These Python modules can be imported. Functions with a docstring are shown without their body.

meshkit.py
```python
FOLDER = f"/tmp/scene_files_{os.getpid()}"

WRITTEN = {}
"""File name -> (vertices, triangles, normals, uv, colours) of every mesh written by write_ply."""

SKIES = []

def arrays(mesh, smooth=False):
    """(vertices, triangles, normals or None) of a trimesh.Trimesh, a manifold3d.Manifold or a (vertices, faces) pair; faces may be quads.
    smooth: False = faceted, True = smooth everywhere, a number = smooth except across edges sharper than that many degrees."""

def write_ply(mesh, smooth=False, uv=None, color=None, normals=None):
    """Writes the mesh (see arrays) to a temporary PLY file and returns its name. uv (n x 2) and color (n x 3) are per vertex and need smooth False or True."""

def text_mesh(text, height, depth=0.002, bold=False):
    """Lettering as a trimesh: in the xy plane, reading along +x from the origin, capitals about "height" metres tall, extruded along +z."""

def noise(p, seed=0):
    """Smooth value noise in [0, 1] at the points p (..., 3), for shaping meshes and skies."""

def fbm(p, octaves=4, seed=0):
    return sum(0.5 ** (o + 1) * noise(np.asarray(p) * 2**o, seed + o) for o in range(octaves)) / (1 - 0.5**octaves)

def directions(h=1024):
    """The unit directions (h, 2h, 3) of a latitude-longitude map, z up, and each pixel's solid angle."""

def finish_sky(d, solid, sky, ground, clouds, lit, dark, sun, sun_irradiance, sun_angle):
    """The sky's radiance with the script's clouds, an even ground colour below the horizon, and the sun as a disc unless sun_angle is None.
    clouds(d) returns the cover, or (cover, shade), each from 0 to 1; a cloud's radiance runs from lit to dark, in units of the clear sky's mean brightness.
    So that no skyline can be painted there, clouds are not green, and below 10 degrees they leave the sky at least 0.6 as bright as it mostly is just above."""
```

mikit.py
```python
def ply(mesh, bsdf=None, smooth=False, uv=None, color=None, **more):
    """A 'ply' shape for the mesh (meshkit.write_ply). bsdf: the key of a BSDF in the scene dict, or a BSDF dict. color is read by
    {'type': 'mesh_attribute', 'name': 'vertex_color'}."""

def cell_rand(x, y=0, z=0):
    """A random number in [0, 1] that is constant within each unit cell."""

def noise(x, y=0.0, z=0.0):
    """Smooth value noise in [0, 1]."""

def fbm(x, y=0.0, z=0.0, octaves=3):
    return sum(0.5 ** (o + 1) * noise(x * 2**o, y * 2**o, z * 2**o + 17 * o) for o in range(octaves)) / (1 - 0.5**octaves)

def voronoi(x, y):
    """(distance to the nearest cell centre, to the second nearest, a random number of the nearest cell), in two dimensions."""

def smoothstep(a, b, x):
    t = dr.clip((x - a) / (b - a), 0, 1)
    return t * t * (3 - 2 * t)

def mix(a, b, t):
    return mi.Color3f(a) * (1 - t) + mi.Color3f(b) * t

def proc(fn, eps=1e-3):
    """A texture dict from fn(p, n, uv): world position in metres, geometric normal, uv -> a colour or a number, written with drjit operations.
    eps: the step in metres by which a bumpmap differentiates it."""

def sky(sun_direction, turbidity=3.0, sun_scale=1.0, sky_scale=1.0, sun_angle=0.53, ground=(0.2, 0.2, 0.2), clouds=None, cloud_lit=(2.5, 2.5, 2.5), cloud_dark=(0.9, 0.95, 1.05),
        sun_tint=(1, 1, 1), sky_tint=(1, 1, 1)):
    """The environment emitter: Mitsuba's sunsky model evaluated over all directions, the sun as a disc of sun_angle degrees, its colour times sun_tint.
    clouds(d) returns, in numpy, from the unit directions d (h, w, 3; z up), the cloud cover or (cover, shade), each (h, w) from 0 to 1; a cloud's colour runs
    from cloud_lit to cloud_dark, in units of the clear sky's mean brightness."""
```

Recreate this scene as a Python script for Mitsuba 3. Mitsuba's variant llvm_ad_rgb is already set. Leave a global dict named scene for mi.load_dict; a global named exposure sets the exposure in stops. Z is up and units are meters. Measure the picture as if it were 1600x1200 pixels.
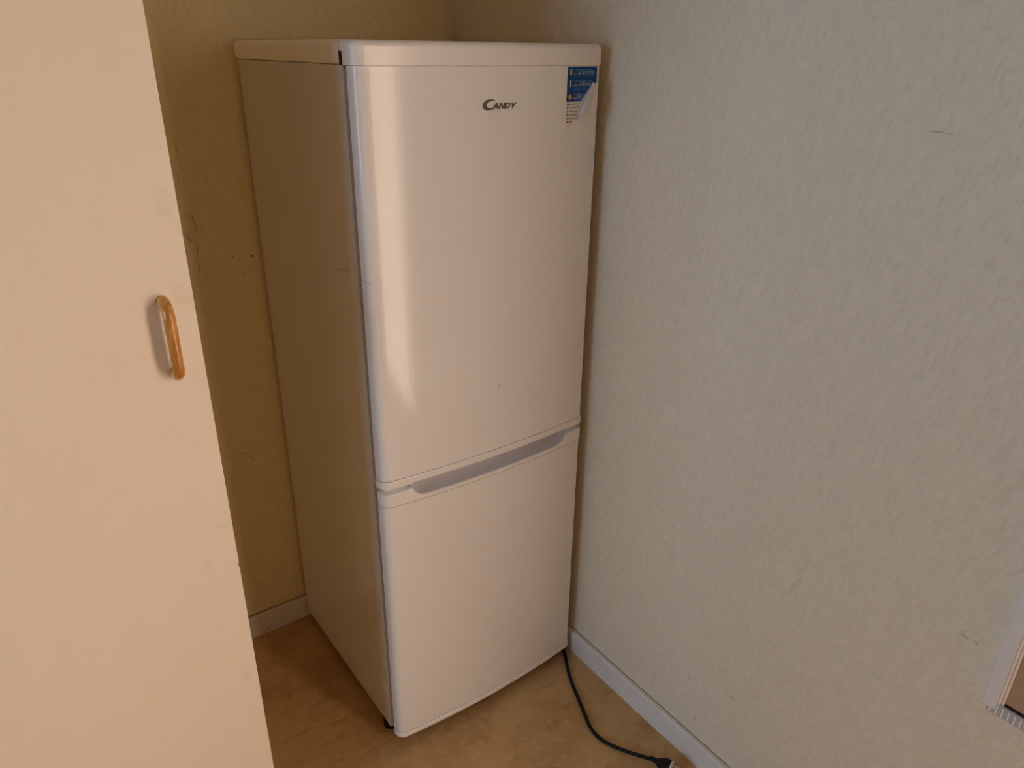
import math, numpy as np, trimesh, mitsuba as mi, drjit as dr, manifold3d as m3
import shapely
from shapely.geometry import Polygon, LineString, Point, box as sbox
import mikit, meshkit
from mikit import proc, noise, fbm, smoothstep, mix

T = mi.ScalarTransform4f
scene, labels = {}, {}

# ------------------------------------------------------------------ camera, light levels, exposure
CAM = (-1.1355, -1.8032, 1.5882)
FWD = (0.54255, 0.73222, -0.41169)
UP = (0.23383, 0.33908, 0.91123)
scene['camera'] = {'type': 'perspective', 'fov': 69.352, 'fov_axis': 'x', 'near_clip': 0.05, 'far_clip': 50.0,
                   'to_world': T().look_at(origin=CAM, target=[a + b for a, b in zip(CAM, FWD)], up=UP)}
exposure = 0.0
WINDOW_LIGHT = (3.0, 4.8, 6.6)          # overcast daylight in the window panes
DOOR_LIGHT = (9.1, 6.8, 5.1)            # warm light of the next room in the glazed door

# ------------------------------------------------------------------ materials
def rgb(*c): return {'type': 'rgb', 'value': list(c)}
def two(b): return {'type': 'twosided', 'bsdf': b}
def mat(name, b): scene['m_' + name] = b
def plain(name, c, rough=0.5, spec=0.5, **k):
    mat(name, two({'type': 'principled', 'base_color': rgb(*c) if not isinstance(c, dict) else c, 'roughness': rough, 'specular': spec, **k}))

def seg(u, v, a, b, w):                    # 1 on the stroke a-b, of half-width w
    ax, ay, bx, by = *a, *b
    L = max((bx - ax) ** 2 + (by - ay) ** 2, 1e-9)
    t = dr.clip(((u - ax) * (bx - ax) + (v - ay) * (by - ay)) / L, 0, 1)
    d = dr.sqrt(dr.square(u - ax - t * (bx - ax)) + dr.square(v - ay - t * (by - ay)))
    return 1 - smoothstep(0.3 * w, w, d)

RIGHT_MARKS = [((-1.262, 1.490), (-1.279, 1.490), .0018, .7), ((-1.283, 1.4895), (-1.296, 1.4885), .0016, .5), ((-1.199, .622), (-1.214, .668), .006, .16),
               ((-1.214, .69), (-1.222, .71), .005, .13), ((-.985, .243), (-.997, .238), .002, .5), ((-.998, .237), (-1.0, .223), .003, .4),
               ((-1.116, .268), (-1.126, .266), .0018, .55), ((-1.029, .124), (-1.0291, .1235), .0028, .9), ((-1.495, .741), (-1.504, .739), .0018, .6),
               ((-1.516, .741), (-1.519, .739), .0028, .6), ((-.62, 1.379), (-.6205, 1.379), .003, .7), ((-.887, 1.243), (-.8871, 1.243), .0022, .5)]
BACK_MARKS = [((-.727, 1.385), (-.7275, 1.375), .003, .45), ((-.735, 1.33), (-.733, 1.30), .003, .2), ((-.718, 1.235), (-.712, 1.20), .003, .4), ((-.735, 1.19), (-.730, 1.175), .005, .4),
              ((-.716, 1.16), (-.717, 1.145), .003, .5), ((-.719, 1.115), (-.721, 1.10), .003, .4), ((-.641, 1.125), (-.6411, 1.125), .0035, .95),
              ((-.594, 1.121), (-.5941, 1.121), .0035, .95), ((-.621, 1.082), (-.622, 1.0815), .004, .4), ((-.700, .606), (-.682, .598), .0022, .5),
              ((-.682, .598), (-.662, .573), .0022, .45), ((-.700, .352), (-.708, .350), .003, .3)]
PAPER = (.79, .695, .43)  # back wall: same paper, warm bounced light tinted into its colour

def paper_color(p, n, uv):
    on_right = dr.select(p.x > -.03, mi.Float(1), mi.Float(0))
    on_back = dr.select(p.y > -.03, mi.Float(1), mi.Float(0)) * (1 - on_right)
    c = mix(mix(PAPER, (.76, .665, .41), .5 * fbm(p.x * 3, p.z * 3, 4.2)), mix((.71, .642, .53), (.69, .62, .495), .5 * fbm(p.y * 3, p.z * 3, 1.2)), on_right)
    c = c * (.885 + .18 * paper_relief(p, n, uv))  # shading of the weave painted into the colour: threads lighter, grooves darker
    g = .55 + .6 * noise(p.y * 220 + p.x * 220, p.z * 220, 3)
    d = mi.Float(0)
    for a, b, w, s in RIGHT_MARKS: d = dr.maximum(d, seg(p.y, p.z, a, b, w) * .75 * s * g * on_right)
    for a, b, w, s in BACK_MARKS: d = dr.maximum(d, seg(p.x, p.z, a, b, w) * s * g * on_back)
    return mix(c, (.10, .07, .05), dr.clip(d, 0, 1))

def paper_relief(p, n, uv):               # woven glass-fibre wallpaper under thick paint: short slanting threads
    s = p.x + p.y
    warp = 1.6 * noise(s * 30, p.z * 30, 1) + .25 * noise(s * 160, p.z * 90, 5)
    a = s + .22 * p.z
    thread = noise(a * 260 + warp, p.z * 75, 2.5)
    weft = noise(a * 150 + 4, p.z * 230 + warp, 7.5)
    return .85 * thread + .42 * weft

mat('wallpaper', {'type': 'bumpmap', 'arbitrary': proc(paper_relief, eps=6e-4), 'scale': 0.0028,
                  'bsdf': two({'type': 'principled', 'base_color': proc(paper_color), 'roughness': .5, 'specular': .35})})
plain('room_white', (.33, .28, .21), .7, .3)
plain('rear_paint', (.30, .22, .12), .7, .3)

def floor_color(p, n, uv):
    a = fbm(p.x * 9 + 1.5 * fbm(p.x * 6, p.y * 6, 1), p.y * 12, 2, octaves=4)
    b = fbm(p.x * 55, p.y * 80, 5, octaves=3)
    c = mix((.50, .308, .133), (.42, .248, .10), smoothstep(.3, .7, a))
    c = mix(c, (.56, .37, .19), .40 * smoothstep(.50, .75, b))
    c = mix(c, (.30, .17, .07), .35 * smoothstep(.62, .80, fbm(p.x * 34 + 9, p.y * 46, 8)))
    return c
mat('linoleum', two({'type': 'principled', 'base_color': proc(floor_color), 'roughness': proc(lambda p, n, uv: .38 + .14 * fbm(p.x * 20, p.y * 20, 3)), 'specular': .4}))

def skirt_color(p, n, uv):
    c = mi.Color3f(.70, .68, .655)
    c = mix(c, (.58, .46, .30), .5 * smoothstep(.62, .8, fbm(p.y * 9 + p.x * 9, p.z * 30, 2)))
    dots = dr.maximum(seg(p.y, p.z, (-.708, .045), (-.7081, .045), .0025), seg(p.x, p.z, (-.697, .012), (-.698, .016), .003) * dr.select(p.y > -.03, mi.Float(1), mi.Float(0)))
    return mix(c, (.13, .09, .06), .85 * dots)
plain('skirting', proc(skirt_color), .4, .45)
plain('caulk', (.30, .22, .12), .8, .2)

def lam_color(p, n, uv):
    c = mix((.89, .815, .72), (.87, .79, .69), fbm(p.x * 6, p.z * 5, 1))
    return mix(c, (.55, .45, .34), .14 * smoothstep(.66, .85, fbm(p.x * 30, p.z * 26, 6)) * smoothstep(-1.02, -.90, p.x))
plain('laminate', proc(lam_color), .42, .4)
plain('carcass_board', (.50, .38, .22), .6, .3)
plain('edge_band', (.80, .71, .58), .45, .4)
plain('chipboard', (.30, .19, .10), .9, .2)

def wood_color(p, n, uv):
    r = fbm(p.x * 160 + 3 * noise(p.z * 12, 1, 2), p.y * 160, p.z * 9, octaves=3)
    return mix((.62, .30, .075), (.42, .165, .03), smoothstep(.3, .7, r))
plain('lacquered_wood', proc(wood_color), .22, .5, clearcoat=.8, clearcoat_gloss=.93)

STRK = [((-.444, 1.188), (-.51, 1.200)), ((-.49, 1.194), (-.53, 1.206))]
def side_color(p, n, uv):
    c = mix((.66, .645, .62), (.64, .62, .59), fbm(p.y * 5, p.z * 3, 2))  # same white as the doors, darkened to carry the shade on this side
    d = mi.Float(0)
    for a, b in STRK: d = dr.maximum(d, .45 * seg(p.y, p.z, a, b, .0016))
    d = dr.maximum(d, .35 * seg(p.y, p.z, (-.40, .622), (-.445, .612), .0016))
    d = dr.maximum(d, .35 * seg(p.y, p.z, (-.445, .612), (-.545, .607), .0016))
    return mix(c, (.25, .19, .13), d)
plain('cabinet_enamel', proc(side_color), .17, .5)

def door_color(p, n, uv):
    d = .55 * seg(p.x, p.z, (-.289, .918), (-.2865, .930), .0014)
    d = dr.maximum(d, .6 * seg(p.x, p.z, (-.2862, .930), (-.285, .924), .0012))
    d = dr.maximum(d, .35 * seg(p.x, p.z, (-.5745, 1.198), (-.566, 1.192), .0014) * dr.select(p.x < -.56, mi.Float(1), mi.Float(0)))
    c = mix((.89, .895, .925), (.87, .875, .90), fbm(p.x * 7, p.z * 5, 3))
    return mix(c, (.22, .17, .13), d)
plain('door_enamel', proc(door_color), .12, .34)
plain('fridge_plastic', (.88, .87, .89), .22, .5)
plain('scoop_shade', (.56, .565, .62), .35, .5)  # trim plastic made greyer and cooler: shade of the hollow put into its colour
plain('gasket', (.40, .345, .345), .6, .3)
plain('black_rubber', (.009, .009, .010), .6, .2)
plain('seam_tan', (.48, .41, .33), .6, .3)
plain('dark_gap', (.035, .025, .02), .8, .2)
plain('badge', (.115, .095, .08), .35, .5)
plain('sticker_blue', (.004, .062, .27), .4, .25)
plain('sticker_white', (.80, .785, .76), .35, .4)
plain('sticker_back', (.70, .68, .72), .45, .4)
plain('print_white', (.86, .88, .92), .4, .3)
plain('print_pale', (.16, .36, .60), .4, .3)
plain('print_dark', (.05, .04, .04), .5, .3)
plain('print_red', (.38, .02, .02), .4, .3)
plain('print_green', (.03, .25, .06), .4, .3)
plain('print_yellow', (.62, .43, .04), .4, .3)
plain('plug_pale', (.62, .58, .52), .4, .4)
mat('brushed_aluminium', {'type': 'bumpmap', 'arbitrary': proc(lambda p, n, uv: noise(p.z * 1400, p.y * 40, p.x * 40), eps=3e-4), 'scale': 0.00004,
                          'bsdf': two({'type': 'principled', 'base_color': rgb(.74, .75, .79), 'metallic': .35, 'roughness': .40, 'specular': .5})})
plain('ribbed_plastic', (.42, .41, .43), .45, .4)
plain('rib_white', (.75, .74, .74), .4, .4)
mat('polished_bead', two({'type': 'principled', 'base_color': rgb(.88, .82, .76), 'metallic': .25, 'roughness': .4, 'specular': .5}))
mat('mirror_glass', two({'type': 'principled', 'base_color': rgb(.42, .38, .35), 'metallic': 1.0, 'roughness': .1, 'specular': .5}))
mat('steel', two({'type': 'principled', 'base_color': rgb(.62, .6, .58), 'metallic': .9, 'roughness': .3, 'specular': .5}))

# ------------------------------------------------------------------ helpers
def add(key, mesh, m, smooth=30, **more):
    k, n = key, 0
    while k in scene:
        n += 1; k = f'{key}_{n:03d}'
    scene[k] = mikit.ply(mesh, 'm_' + m, smooth=smooth, **more)
    return k
def tag(key, label, cat=None, kind=None, group=None):
    labels[key] = {a: b for a, b in (('label', label), ('category', cat), ('kind', kind), ('group', group)) if b}
def bx(x0, x1, y0, y1, z0, z1):
    b = trimesh.creation.box((x1 - x0, y1 - y0, z1 - z0)); b.apply_translation(((x0 + x1) / 2, (y0 + y1) / 2, (z0 + z1) / 2)); return b
def cat(*ms): return trimesh.util.concatenate(ms)
def hull(pts):
    return trimesh.convex.convex_hull(np.asarray(pts, float))
def rbox(x0, x1, y0, y1, z0, z1, r=.003, n=3):     # box with rounded edges
    pts = []
    a = np.linspace(0, math.pi / 2, n + 1)
    for sx, cx in ((-1, x0 + r), (1, x1 - r)):
        for sy, cy in ((-1, y0 + r), (1, y1 - r)):
            for sz, cz in ((-1, z0 + r), (1, z1 - r)):
                for t in a:
                    for f in a:
                        pts.append((cx + sx * r * math.cos(f) * math.cos(t), cy + sy * r * math.cos(f) * math.sin(t), cz + sz * r * math.sin(f)))
    return hull(pts)
def tube(path, radius, sides=12, caps=True):
    P = np.asarray(path, float); rad = np.broadcast_to(np.asarray(radius, float), (len(P),))
    d = np.gradient(P, axis=0); d /= np.linalg.norm(d, axis=1)[:, None]
    up = np.array([0, 0, 1.0]) if abs(d[0][2]) < .9 else np.array([1.0, 0, 0])
    s = np.cross(d[0], up); s /= np.linalg.norm(s); V = []
    for p, t, r in zip(P, d, rad):
        s = s - t * (s @ t); s /= np.linalg.norm(s); w = np.cross(s, t)
        for k in range(sides):
            a = 2 * math.pi * k / sides; V.append(p + r * (math.cos(a) * s + math.sin(a) * w))
    F, n = [], len(P)
    for i in range(n - 1):
        for k in range(sides):
            a, b = i * sides + k, i * sides + (k + 1) % sides
            F += [(a, b, b + sides), (a, b + sides, a + sides)]
    if caps:
        V += [P[0], P[-1]]; c0, c1 = n * sides, n * sides + 1
        for k in range(sides):
            F += [(c0, (k + 1) % sides, k), (c1, (n - 1) * sides + k, (n - 1) * sides + (k + 1) % sides)]
    m = trimesh.Trimesh(np.array(V), np.array(F), process=False); m.fix_normals(); return m
def lathe(profile, n=40):
    return trimesh.creation.revolve(np.asarray(profile, float), sections=n)
def spline(pts, n):
    from scipy.interpolate import CubicSpline
    P = np.asarray(pts, float); t = np.r_[0, np.cumsum(np.linalg.norm(np.diff(P, axis=0), axis=1))]
    return CubicSpline(t, P)(np.linspace(0, t[-1], n))
def man(mesh):
    return m3.Manifold(m3.Mesh(np.asarray(mesh.vertices, np.float32), np.asarray(mesh.faces, np.uint32)))
def unman(m):
    q = m.to_mesh(); return trimesh.Trimesh(q.vert_properties[:, :3], q.tri_verts, process=False)

# ------------------------------------------------------------------ the room
RX0, RY0, RH = -3.4, -3.7, 2.5
add('floor', bx(RX0 - .1, .1, RY0 - .1, .1, -.1, 0), 'linoleum', False)
add('ceiling', bx(RX0 - .1, .1, RY0 - .1, .1, RH, RH + .1), 'room_white', False)
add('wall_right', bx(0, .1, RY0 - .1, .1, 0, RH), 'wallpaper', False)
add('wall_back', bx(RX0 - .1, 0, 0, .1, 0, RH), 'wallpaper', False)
add('wall_rear', bx(RX0 - .1, 0, RY0 - .1, RY0, 0, RH), 'rear_paint', False)
WY0, WY1, WZ0, WZ1 = -1.50, -.12, .85, 2.15
add('wall_left', cat(bx(RX0 - .1, RX0, RY0, WY0, 0, RH), bx(RX0 - .1, RX0, WY1, 0, 0, RH), bx(RX0 - .1, RX0, WY0, WY1, 0, WZ0), bx(RX0 - .1, RX0, WY0, WY1, WZ1, RH)), 'room_white', False)
for k, l in (('floor', 'mottled tan linoleum floor'), ('ceiling', 'plain white ceiling'), ('wall_right', 'cream woven-texture wallpaper wall to the right of the fridge'),
             ('wall_back', 'cream wallpaper wall behind the fridge, warm bounced light put into its yellower colour'), ('wall_rear', 'plain painted wall behind the viewer'), ('wall_left', 'white wall with the window')):
    tag(k, l, kind='structure')
wf = .05
add('window_1', cat(bx(RX0 - .07, RX0 - .01, WY0, WY0 + wf, WZ0, WZ1), bx(RX0 - .07, RX0 - .01, WY1 - wf, WY1, WZ0, WZ1), bx(RX0 - .07, RX0 - .01, WY0 + wf, WY1 - wf, WZ0, WZ0 + wf),
                    bx(RX0 - .07, RX0 - .01, WY0 + wf, WY1 - wf, WZ1 - wf, WZ1), bx(RX0 - .07, RX0 - .01, (WY0 + WY1) / 2 - .03, (WY0 + WY1) / 2 + .03, WZ0 + wf, WZ1 - wf)), 'room_white', False)
tag('window_1', 'white framed window letting in daylight', kind='structure')
for y0, y1 in ((WY0 + wf, (WY0 + WY1) / 2 - .03), ((WY0 + WY1) / 2 + .03, WY1 - wf)):
    k = add('window_1__pane', trimesh.Trimesh([(RX0 - .04, y0, WZ0 + wf), (RX0 - .04, y1, WZ0 + wf), (RX0 - .04, y1, WZ1 - wf), (RX0 - .04, y0, WZ1 - wf)], [(0, 1, 2), (0, 2, 3)], process=False), 'room_white', False)
    scene[k]['emitter'] = {'type': 'area', 'radiance': rgb(*WINDOW_LIGHT)}

DY0, DY1 = -2.78, -1.92
add('door_1', cat(bx(-.030, -.0005, DY0, DY0 + .07, 0, 2.06), bx(-.030, -.0005, DY1 - .07, DY1, 0, 2.06), bx(-.030, -.0005, DY0 + .07, DY1 - .07, 1.99, 2.06), bx(-.030, -.0005, DY0 + .07, DY1 - .07, 0, .16)), 'room_white', False)
k = add('door_1__pane', trimesh.Trimesh([(-.015, DY0 + .07, .16), (-.015, DY0 + .07, 1.99), (-.015, DY1 - .07, 1.99), (-.015, DY1 - .07, .16)], [(0, 1, 2), (0, 2, 3)], process=False), 'room_white', False)
assert (np.cross(np.subtract((-.015, DY0 + .07, 1.99), (-.015, DY0 + .07, .16)), np.subtract((-.015, DY1 - .07, 1.99), (-.015, DY0 + .07, .16))))[0] < 0
scene[k]['emitter'] = {'type': 'area', 'radiance': rgb(*DOOR_LIGHT)}
tag('door_1', 'white framed door glazed with frosted glass, lit from the next room', kind='structure')

BH, BT = .0709, .0126
def skirting(axis, a, b):                       # profile with an eased top edge
    prof = np.array([(0, 0), (BT, 0), (BT, BH - .002), (BT - .002, BH), (0, BH)])
    pts = [((-q if axis == 'y' else s), (s if axis == 'y' else -q), z) for s in (a, b) for q, z in prof]
    return hull(pts)
add('baseboard_right', skirting('y', RY0, 0), 'skirting', 20); tag('baseboard_right', 'white painted baseboard along the wall on the right', kind='structure')
add('baseboard_right__caulk_line', bx(-.0016, -.0001, RY0, 0, BH - .001, BH + .0022), 'caulk', False)
add('baseboard_back', skirting('x', RX0, -BT), 'skirting', 20); tag('baseboard_back', 'white painted baseboard behind the fridge', kind='structure')
add('baseboard_back__caulk_line', bx(RX0, -BT, -.0020, -.0001, BH - .001, BH + .0030), 'caulk', False)

# ------------------------------------------------------------------ refrigerator
FX, FY, TH = -.5724, -.5523, .0061           # left front bottom corner of the body, small turn about it
W, D = .55, .532
ZB, ZL, ZT = .0301, 1.5613, 1.6005
TF = trimesh.transformations.translation_matrix((FX, FY, 0)) @ trimesh.transformations.rotation_matrix(TH, (0, 0, 1))
def fr(m): m = m.copy(); m.apply_transform(TF); return m
R = 'refrigerator'
def part(name, mesh, m, smooth=30): return add(f'{R}__{name}', fr(mesh), m, smooth)
def hexa(poly, z0, z1, b, n=4):                   # convex slab of a plan outline with rounded upper and lower edges
    pts = []
    for k in range(n + 1):
        a = math.pi / 2 * k / n
        ins, h = b * (1 - math.cos(a)), b * math.sin(a)        # a = 0: full outline, a = 90 deg: inset by b
        q = np.array(poly.buffer(-ins - 1e-6).exterior.coords)[:-1]
        pts += [(x, y, z1 - b + h) for x, y in q] + [(x, y, z0 + b - h) for x, y in q]
    return hull(pts)
def rrect(x0, x1, y0, y1, r): return sbox(x0 + r, y0 + r, x1 - r, y1 - r).buffer(r, quad_segs=6)

# door outline in plan: flat back, bowed front, rounded front corners
DB, EDGE, BOW, RC = -.0190, -.046, .0165, .021
def bow_y(u):                                               # y of the door's front at u, without corner rounding
    t = (np.asarray(u, float) - W / 2) / (W / 2)
    return EDGE - BOW * (1 - t * t)
uu = np.linspace(0, W, 41)
raw = Polygon(list(zip(uu, bow_y(uu))) + [(W, DB), (0, DB)])
long = Polygon(list(zip(uu, bow_y(uu))) + [(W, .2), (0, .2)])
DOOR = long.buffer(-RC).buffer(RC, quad_segs=10).intersection(sbox(-1, -1, 2, DB))
front_line = LineString([q for q in DOOR.exterior.coords if q[1] < DB - 1e-6])
_fx, _fy = np.array(sorted(front_line.coords)).T
def front_y(u): return np.interp(u, _fx, _fy)
def grow(p, d): return p.buffer(d, join_style=1).intersection(sbox(-1, -1, 2, DB))

# body: painted steel cabinet with slightly rounded upright edges, its front flange, back plate recess
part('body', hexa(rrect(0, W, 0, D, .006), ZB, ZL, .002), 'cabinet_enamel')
part('gasket', bx(.0035, W - .0035, DB - .0002, .0005, ZB + .02, ZL - .006), 'gasket', False)
# lid on the body: overhangs 3 mm, rounded upper edge, a gap to the door's cap
LIDP = rrect(-.0045, W + .0045, -.03, D + .0035, .007)
lid = hexa(LIDP, ZL, ZT, .013, 6)
low = bx(-1, 2, -1, 2, ZL - .002, ZL + .004)
lid_low_cut = man(lid) - man(bx(-1, 2, -1, -.0010, 0, 3))
part('top_lid', unman(lid_low_cut), 'fridge_plastic')
part('top_lid__hinge_slot', bx(-.0035, .012, -.0104, -.0011, ZL + .0006, ZL + .0214), 'dark_gap', False)

# upper door
UD = f'{R}__upper_door'
Z_SPLIT_T, Z_SPLIT_B = .7685, .7500
add(f'{UD}__panel', fr(hexa(DOOR, Z_SPLIT_T + .0006, ZL - .0004, .0008, 2)), 'door_enamel')
LONG = long.buffer(-RC).buffer(RC, quad_segs=10).intersection(sbox(-1, -1, 2, .1))
def front_slab(d, z0, z1, b, n, back=DB): return man(hexa(LONG.buffer(d, join_style=1), z0, z1, b, n)) - man(bx(-1, 2, back, 1, z0 - .1, z1 + .1))
cap = front_slab(.0022, ZL - .012, ZT - .0004, .0105, 6, -.0022) - man(bx(-1, 2, -1, 1, ZL - .1, ZL)) 
slot = man(bx(-.02, .012, -.0105, 0, ZL + .0095, ZL + .0215)) + man(bx(-.02, .012, -.0062, 0, ZL - .001, ZL + .02))
add(f'{UD}__cap', fr(unman(cap - slot)), 'fridge_plastic')
stripP = grow(DOOR, .0024)
strip = man(hexa(stripP, Z_SPLIT_B, Z_SPLIT_T, .0022, 3))
SC0, SC1 = .0985, .4600                              # ends of the scoop's axis
notch = man(bx(SC0 - .033, SC1 + .033, -.2, -.035, Z_SPLIT_B - .01, Z_SPLIT_B + .0042))
add(f'{UD}__bottom_trim', fr(unman(strip - notch)), 'fridge_plastic')

# lower door
LD = f'{R}__lower_door'
Z_TR_T, Z_TR_B, Z_BT = .7378, .7060, .0455
axis_z, SR = .7495, .0345
ur = np.linspace(.012, W - .012, 31)
ridge = hexa(Polygon(list(zip(ur, np.minimum(bow_y(ur) + .018, DB - .004))) + [(W - .012, DB), (.012, DB)]), Z_TR_B + .005, Z_SPLIT_B - .0008, .001, 2)
trim = man(hexa(grow(DOOR, .0022), Z_TR_B, Z_TR_T, .0025, 3)) + man(ridge)
def ball(x, y, z, r):
    s = trimesh.creation.icosphere(subdivisions=4, radius=r); s.apply_translation((x, y, z)); return s
us = np.linspace(SC0, SC1, 9)
def capsule(R_):
    caps = None
    for a, b in zip(us[:-1], us[1:]):
        c = man(hull(np.vstack([ball(a, 0, axis_z, R_).vertices * (1, .95, 1) + (0, float(front_y(a)) + .004, 0), ball(b, 0, axis_z, R_).vertices * (1, .95, 1) + (0, float(front_y(b)) + .004, 0)])))
        caps = c if caps is None else caps + c
    return caps
caps = capsule(SR)
behind = man(trimesh.creation.extrude_polygon(Polygon(list(zip(uu, np.array([float(front_y(u)) for u in uu]) + .0012)) + [(W, DB), (0, DB)]).buffer(0), .2, engine='earcut')).translate((0, 0, Z_SPLIT_B - .0006 - .2))
add(f'{LD}__handle_recess', fr(unman((caps - capsule(SR - .0014)) ^ behind)), 'scoop_shade', 35); tag(f'{LD}__handle_recess', 'hollow to grip the door, its shade painted in as grey')
cut = trim - caps
add(f'{LD}__handle_trim', fr(unman(cut)), 'fridge_plastic', 35)
add(f'{LD}__panel', fr(hexa(DOOR, Z_BT + .0006, Z_TR_B - .0006, .0008, 2)), 'door_enamel')
add(f'{LD}__bottom_trim', fr(hexa(grow(DOOR, .0024), ZB + .001, Z_BT, .003, 3)), 'fridge_plastic')
# dark joint lines where the panels tuck into the trims
for z in (Z_SPLIT_T, Z_BT):
    add(f'{R}__seam', fr(hexa(grow(DOOR, .0003), z - .0006, z + .0010, .0002, 1)), 'gasket')
# feet
for x, y in ((.0165, .034), (W - .06, .035), (.05, D - .06), (W - .06, D - .06)):
    f = lathe([(0, 0), (.016, 0), (.018, .002), (.0188, .022), (.0175, ZB + .0005), (0, ZB + .0005)], 24); f.apply_translation((x, y, 0))
    part('foot', f, 'black_rubber')
add(f'{R}__seam', fr(hexa(grow(DOOR, .0012), Z_TR_B - .0008, Z_TR_B + .0006, .0002, 1)), 'seam_tan')
tag(R, 'white two-door fridge-freezer with grip slot between the doors, standing in the room corner', 'fridge')
tag(f'{R}__gasket', 'grey door seal'); tag(f'{R}__foot', 'short black foot'); tag(f'{UD}__panel', 'large glossy white upper door panel'); tag(f'{LD}__panel', 'white lower door panel')
tag(f'{LD}__handle_trim', 'plastic grip strip with a scooped hollow')

# wrapping flat shapes onto the bowed door front
def wrap(geom, off, thick=.0004, fine=.004):
    out = []
    for g in getattr(geom, 'geoms', [geom]):
        if g.is_empty or g.geom_type != 'Polygon': continue
        m = trimesh.creation.extrude_polygon(g, thick, engine='earcut')
        m = unman(man(m).refine_to_length(fine)) if fine else m
        v = m.vertices
        m = trimesh.Trimesh(np.c_[v[:, 0], front_y(v[:, 0]) - off - v[:, 2], v[:, 1]], m.faces[:, ::-1], process=False)
        m.fix_normals(); out.append(m)
    return fr(cat(*out))
from shapely import affinity
def text_geom(text, h, bold=False):
    """outline of meshkit's lettering, back as flat shapes"""
    m = meshkit.text_mesh(text, h, depth=.002, bold=bold)
    top = m.faces[(np.abs(m.face_normals[:, 2] - 1) < 1e-3)]
    return shapely.union_all([Polygon(m.vertices[f][:, :2]) for f in top]).buffer(1e-6)
def place(g, x, z, shear=0, sx=1):
    g = affinity.affine_transform(g, [sx, shear, 0, 1, 0, 0]); return affinity.translate(g, x, z)

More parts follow.
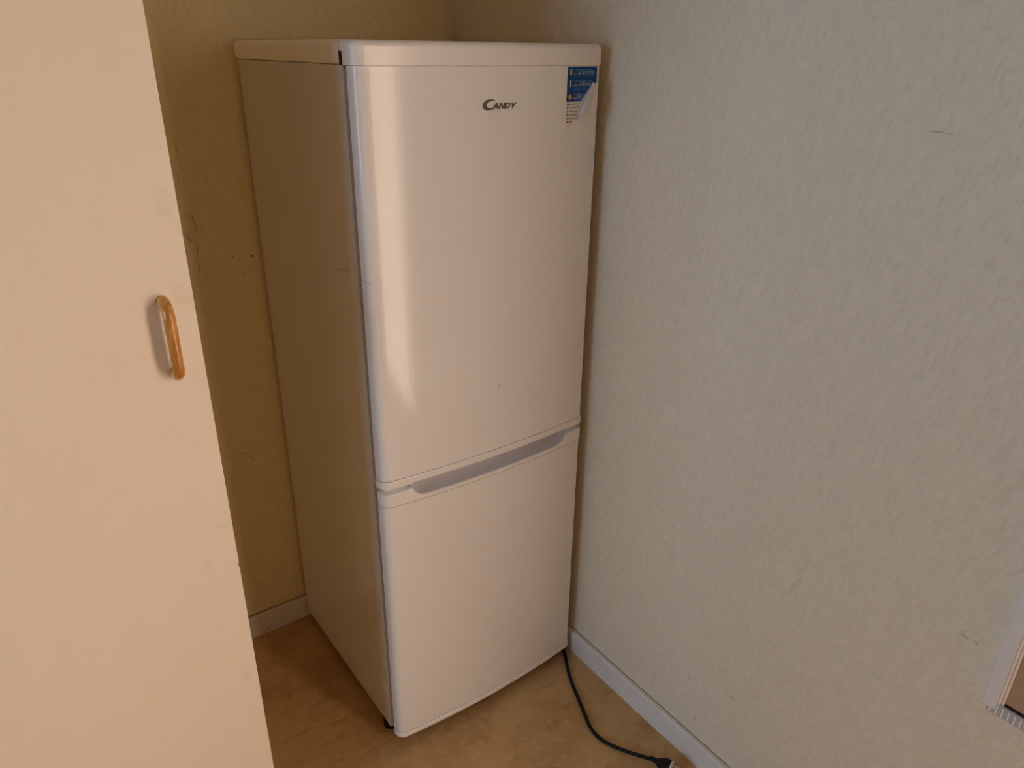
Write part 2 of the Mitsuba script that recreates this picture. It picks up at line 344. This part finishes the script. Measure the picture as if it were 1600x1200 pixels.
# maker's lettering: swooping large C, slanted small capitals
lx, lz = .2425, 1.4862
c_out = affinity.scale(Point(0, 0).buffer(1, quad_segs=24), .0150, .0092); c_in = affinity.translate(affinity.scale(Point(0, 0).buffer(1, quad_segs=24), .0125, .0067), .0052, .0004)
C = c_out.difference(c_in).difference(Polygon([(.0105, -.0035), (.03, -.004), (.03, .0065), (.0095, .0048)]))
C = affinity.affine_transform(C, [1, .28, 0, 1, 0, 0]); C = affinity.translate(C, lx + .0155, lz + .0092)
letters = [C]
for ch, x in (('A', .0222), ('N', .0360), ('D', .0491), ('Y', .0611)):
    g = text_geom(ch, .0094, True); x0 = g.bounds[0]; w = g.bounds[2] - x0
    letters.append(place(affinity.scale(affinity.translate(g, -x0), {'A': .0130, 'N': .0118, 'D': .0112, 'Y': .0130}[ch] / w, 1, origin=(0, 0)), lx + x, lz + .0022, .35))
add(f'{UD}__name_badge', wrap(shapely.union_all(letters).buffer(.00035), .0002, .0008, .003), 'badge', False)
tag(f'{UD}__name_badge', 'dark grey maker name in slanted capitals')

# ------------------------------------------------------------------ peeling sticker
S = 'sticker'
blue = Polygon([(.4488, 1.5596), (.5322, 1.5596), (.5330, 1.5300), (.5135, 1.5215), (.5070, 1.5160), (.4890, 1.4950), (.4480, 1.4950)])
white = Polygon([(.4480, 1.4950), (.4890, 1.4950), (.4800, 1.4745), (.4900, 1.4640), (.4660, 1.4560), (.4515, 1.4380), (.4490, 1.4370)])
add(f'{S}__blue_field', wrap(blue, .0002, .00025), 'sticker_blue', False)
add(f'{S}__white_field', wrap(white, .0002, .00025), 'sticker_white', False)
# rolled-up flap: part of a cylinder along the tear
p0, p1 = np.array([.5215, 1.5265]), np.array([.4850, 1.4660])
ax = (p1 - p0) / np.linalg.norm(p1 - p0); nr = np.array([ax[1], -ax[0]])
nr = nr if nr[0] < 0 else -nr                           # towards the left of the tear
NV, NA, V, F = 14, 14, [], []
for i in range(NV + 1):
    t = i / NV; rad = .0062 + .0016 * t; c = p0 + (p1 - p0) * t
    for j in range(NA + 1):
        a = math.radians(-70 + 255 * j / NA)
        q = c - nr * rad * math.cos(a) * -1.0; h = rad * (1 + math.sin(a)) * .75 + .0006
        V.append((q[0], float(front_y(q[0])) - h, q[1]))
for i in range(NV):
    for j in range(NA):
        a = i * (NA + 1) + j; F += [(a, a + 1, a + NA + 2), (a, a + NA + 2, a + NA + 1)]
add(f'{S}__curled_flap', fr(trimesh.Trimesh(V, F, process=False)), 'sticker_back', True); tag(f'{S}__curled_flap', 'pale rolled-back flap')
def sprint(name, g, m): return add(f'{S}__{name}', wrap(g, .00046, .00012, .006), m, False)
def words(text, u, z, h, width, m, bold=False, clip=blue, name='lettering'):
    g = text_geom(text, h, bold); x0, _, x1, _ = g.bounds
    g = place(affinity.translate(g, -x0), u, z, 0, width / (x1 - x0)).intersection(clip.buffer(-.0008))
    return sprint(name, g, m)
for n, (title, small, num, zt, un, wn) in enumerate((('Assistenza e Garanzia', 'chiama', '02 30 377 193', 1.5527, .4784, .0447), ('Assistance après-vente', 'appelez le', '0 811 664 731', 1.5326, .4835, .0455), ('Asistencia técnica', 'llame al', '902 010 731', 1.5085, .4790, .0410))):
    words(title, .4665, zt - .0012, .0036, .052, 'print_pale')
    words(small, .4660, zt - .0077, .0023, .0115, 'print_white')
    words(num.replace(' ', '  '), un, zt - .0079, .0056, wn, 'print_white')
    words('orario continuato dal lunedi al venerdi', .4655, zt - .0112, .0014, .060, 'print_pale')
    zc = zt - .0034 if n < 2 else zt - .0046
    disc = affinity.scale(Point(.4575, zc).buffer(1, quad_segs=10), .0042, .0062).intersection(blue)
    thirds = [disc.intersection(sbox(.4575 + a, 0, .4575 + b, 3)) for a, b in ((-.01, -.0014), (-.0014, .0014), (.0014, .01))]
    if n == 0: cols = ('print_green', 'print_white', 'print_red')
    elif n == 1: cols = ('sticker_blue', 'print_white', 'print_red')
    if n < 2:
        sprint('flag_badge', disc.buffer(.0007).intersection(blue), 'print_dark')
        for g, c in zip(thirds, cols): add(f'{S}__flag_stripe', wrap(g, .0006, .00012, .006), c, False)
    else:
        sprint('flag_badge', disc.buffer(.0007), 'print_red')
        add(f'{S}__flag_stripe', wrap(disc.intersection(sbox(0, zc - .0036, 1, zc + .0036)), .0006, .00012, .006), 'print_yellow', False)
words('numero attivo con costi di una chiamata', .4655, 1.5182, .0014, .050, 'print_pale'); words('tarif local depuis un poste fixe', .4655, 1.5157, .0014, .040, 'print_pale')
for i, (t, c) in enumerate((('Registra il tuo prodotto', 'print_dark'), ('Enregistrez votre', 'print_dark'), ('Registre su producto', 'print_dark'), ('Register your', 'print_red'), ('Zarejestruj swój', 'print_red'), ('Registrieren', 'print_red'))):
    z = 1.4906 - .0066 * i
    words(t, .4562, z - .0012, .0026, (.0330, .0270, .0240, .0230, .0260, .0170)[i], 'print_dark', True, white)
    ring = Point(.4520, z).buffer(.0024)
    sprint('bullet', (ring.difference(Point(.4522, z + .0012).buffer(.0016)) if i in (0, 1, 2, 4) else ring), c)
words('.it', .4585, 1.4548, .0026, .0060, 'print_dark', True, white)
tag(S, 'half-peeled blue and white service sticker with phone numbers, on the upper fridge door', 'sticker')
# ------------------------------------------------------------------ tall cupboard with wooden grip
CX1, CY = -.8785, -.62
C_ = 'cupboard'
carc = [bx(-1.475, CX1 - .002, -.59, -.02, .07, .088), bx(-1.475, CX1 - .002, -.59, -.02, 2.082, 2.10),
        bx(-1.475, -1.457, -.59, -.02, .088, 2.082), bx(CX1 - .020, CX1 - .002, -.59, -.02, .088, 2.082), bx(-1.457, CX1 - .020, -.026, -.02, .088, 2.082)]
add(f'{C_}__carcass', cat(*carc), 'carcass_board', False)
add(f'{C_}__plinth', bx(-1.475, CX1 - .002, -.55, -.025, 0, .07), 'laminate', False)
slab = man(rbox(-1.475, CX1, CY, CY + .019, .075, 2.098, .0015, 2))
chip = trimesh.creation.icosphere(subdivisions=2, radius=.004); chip.apply_scale((.6, 1, 1.1)); chip.apply_translation((CX1 + .0002, CY + .001, .716))
add(f'{C_}__door', unman(slab - man(chip)), 'laminate', 25)
cb = trimesh.creation.icosphere(subdivisions=2, radius=.0026); cb.apply_scale((.7, 1, 1.2)); cb.apply_translation((CX1 - .0006, CY + .0012, .716))
add(f'{C_}__door__chipped_spot', cb, 'chipboard', 40)
# bow grip: round bar with two legs, bent in one piece
hx, z0, z1, out, hr = -.9245, 1.114, 1.232, .030, .0090
pts = [(hx, CY + .001, z1)]
rb = .022
for a in np.linspace(0, math.pi / 2, 9): pts.append((hx, CY - out + rb - rb * math.sin(a), z1 + .000 - rb + rb * math.cos(a)))
for a in np.linspace(math.pi / 2, 0, 9): pts.append((hx, CY - out + rb - rb * math.sin(a), z0 + rb - rb * math.cos(a)))
pts.append((hx, CY + .001, z0))
pth = []
for a, b in zip(pts[:-1], pts[1:]):
    n = max(1, int(np.linalg.norm(np.subtract(b, a)) / .004))
    for t in range(n): pth.append(np.array(a) + (np.array(b) - np.array(a)) * t / n)
pth.append(np.array(pts[-1]))
add(f'{C_}__door__grip', tube(pth, hr, 20), 'lacquered_wood', True)
tag(C_, 'tall cream cupboard with a plain flush door left of the fridge', 'cupboard'); tag(f'{C_}__door__grip', 'curved lacquered wooden grip')

# ------------------------------------------------------------------ framed mirror on the right wall
M = 'framed_mirror'
my0, my1, mz0, mz1, md = -1.71, -1.555, .652, 1.45, .024
fw = .021
add(f'{M}__backing', bx(-.012, -.0005, my0 + .004, my1 - .004, mz0 + .006, mz1 - .004), 'dark_gap', False)
add(f'{M}__glass', bx(-.016, -.012, my0 + .01, my1 - .01, mz0 + .02, mz1 - .01), 'mirror_glass', False)
add(f'{M}__frame_rail', rbox(-md, -.0005, my1 - fw, my1, mz0 + .009, mz1, .002), 'brushed_aluminium', 40)
add(f'{M}__frame_rail', rbox(-md, -.0005, my0, my0 + fw, mz0 + .009, mz1, .002), 'brushed_aluminium', 40)
add(f'{M}__frame_rail', rbox(-md, -.0005, my0 + fw, my1 - fw, mz1 - fw, mz1, .002), 'brushed_aluminium', 40)
for o in (0, .0042):
    add(f'{M}__bead', rbox(-md + .001 + o * .5, -.013, my1 - fw - .0040 - o, my1 - fw - o, mz0 + .022, mz1 - fw, .0016), 'polished_bead', 40)
rib = [rbox(-md + .002, -.0005, my0, my1 - .008, mz0, mz0 + .022, .0015)]
add(f'{M}__bottom_rail', rib[0], 'ribbed_plastic', 40)
add(f'{M}__joint', bx(-.0185, -.014, my0 + fw, my1 - fw + .002, mz0 + .0222, mz0 + .0234), 'dark_gap', False)
for k in range(int((my1 - my0 - .02) / .0085)):
    y = my1 - .014 - k * .0085
    add(f'{M}__bottom_rail__rib', rbox(-md, -md + .004, y - .0013, y + .0013, mz0 + .002, mz0 + .020, .0008, 1), 'rib_white', 40)
tag(M, 'silver framed mirror with a ribbed bottom rail, on the wall at the right edge', 'mirror')

# ------------------------------------------------------------------ mains cable with plug, on the floor
P = 'power_cable'
cr = .0046
path = [(-.035, -.36), (-.032, -.47), (-.0345, -.587), (-.0613, -.6336), (-.0888, -.6853), (-.1107, -.7376), (-.1330, -.7909), (-.1500, -.8400), (-.1490, -.8800), (-.1261, -.9412), (-.0970, -.9920)]
add(f'{P}__cable', tube([(x, y, z) for (x, y), z in zip(spline(path, 90), np.r_[np.full(70, cr), np.linspace(cr, .0165, 20)])], cr, 14), 'black_rubber', True)
d = np.array([.017, -.0445]); d /= np.linalg.norm(d); a0 = math.atan2(d[1], d[0])
def along(m, s): m.apply_transform(trimesh.transformations.rotation_matrix(math.pi / 2, (0, 1, 0))); m.apply_transform(trimesh.transformations.rotation_matrix(a0, (0, 0, 1))); m.apply_translation((-.0970 + d[0] * s, -.992 + d[1] * s, .0188)); return m
prof = [(0, -.002), (.0060, -.002), (.0064, .000)]
for k in range(4): prof += [(.0066, .001 + .0036 * k), (.0066, .0026 + .0036 * k), (.0052, .0028 + .0036 * k), (.0052, .0044 + .0036 * k)]
add(f'{P}__strain_relief', along(lathe(prof + [(0, .0160)], 24), 0), 'black_rubber', 40)
add(f'{P}__plug', along(lathe([(0, .0150), (.0075, .0150), (.0100, .0180), (.0140, .0270), (.0172, .0330), (.0180, .0360), (.0180, .0500), (0, .0500)], 32), 0), 'black_rubber', 40)
add(f'{P}__plug__face', along(lathe([(0, .0498), (.0184, .0498), (.0184, .0520), (.0175, .0530), (0, .0530)], 32), 0), 'plug_pale', 40)
for s in (-1, 1):
    pin = lathe([(0, .0525), (.0024, .0525), (.0024, .070), (.0016, .0715), (0, .0715)], 16); pin.apply_translation((0, s * .0095, 0))
    add(f'{P}__plug__pin', along(pin, 0), 'steel', 40)
tag(P, 'black mains cable snaking out from under the fridge to its plug on the floor', 'cable'); tag(f'{P}__plug__face', 'pale plug face'); tag(f'{P}__plug__pin', 'metal pin')
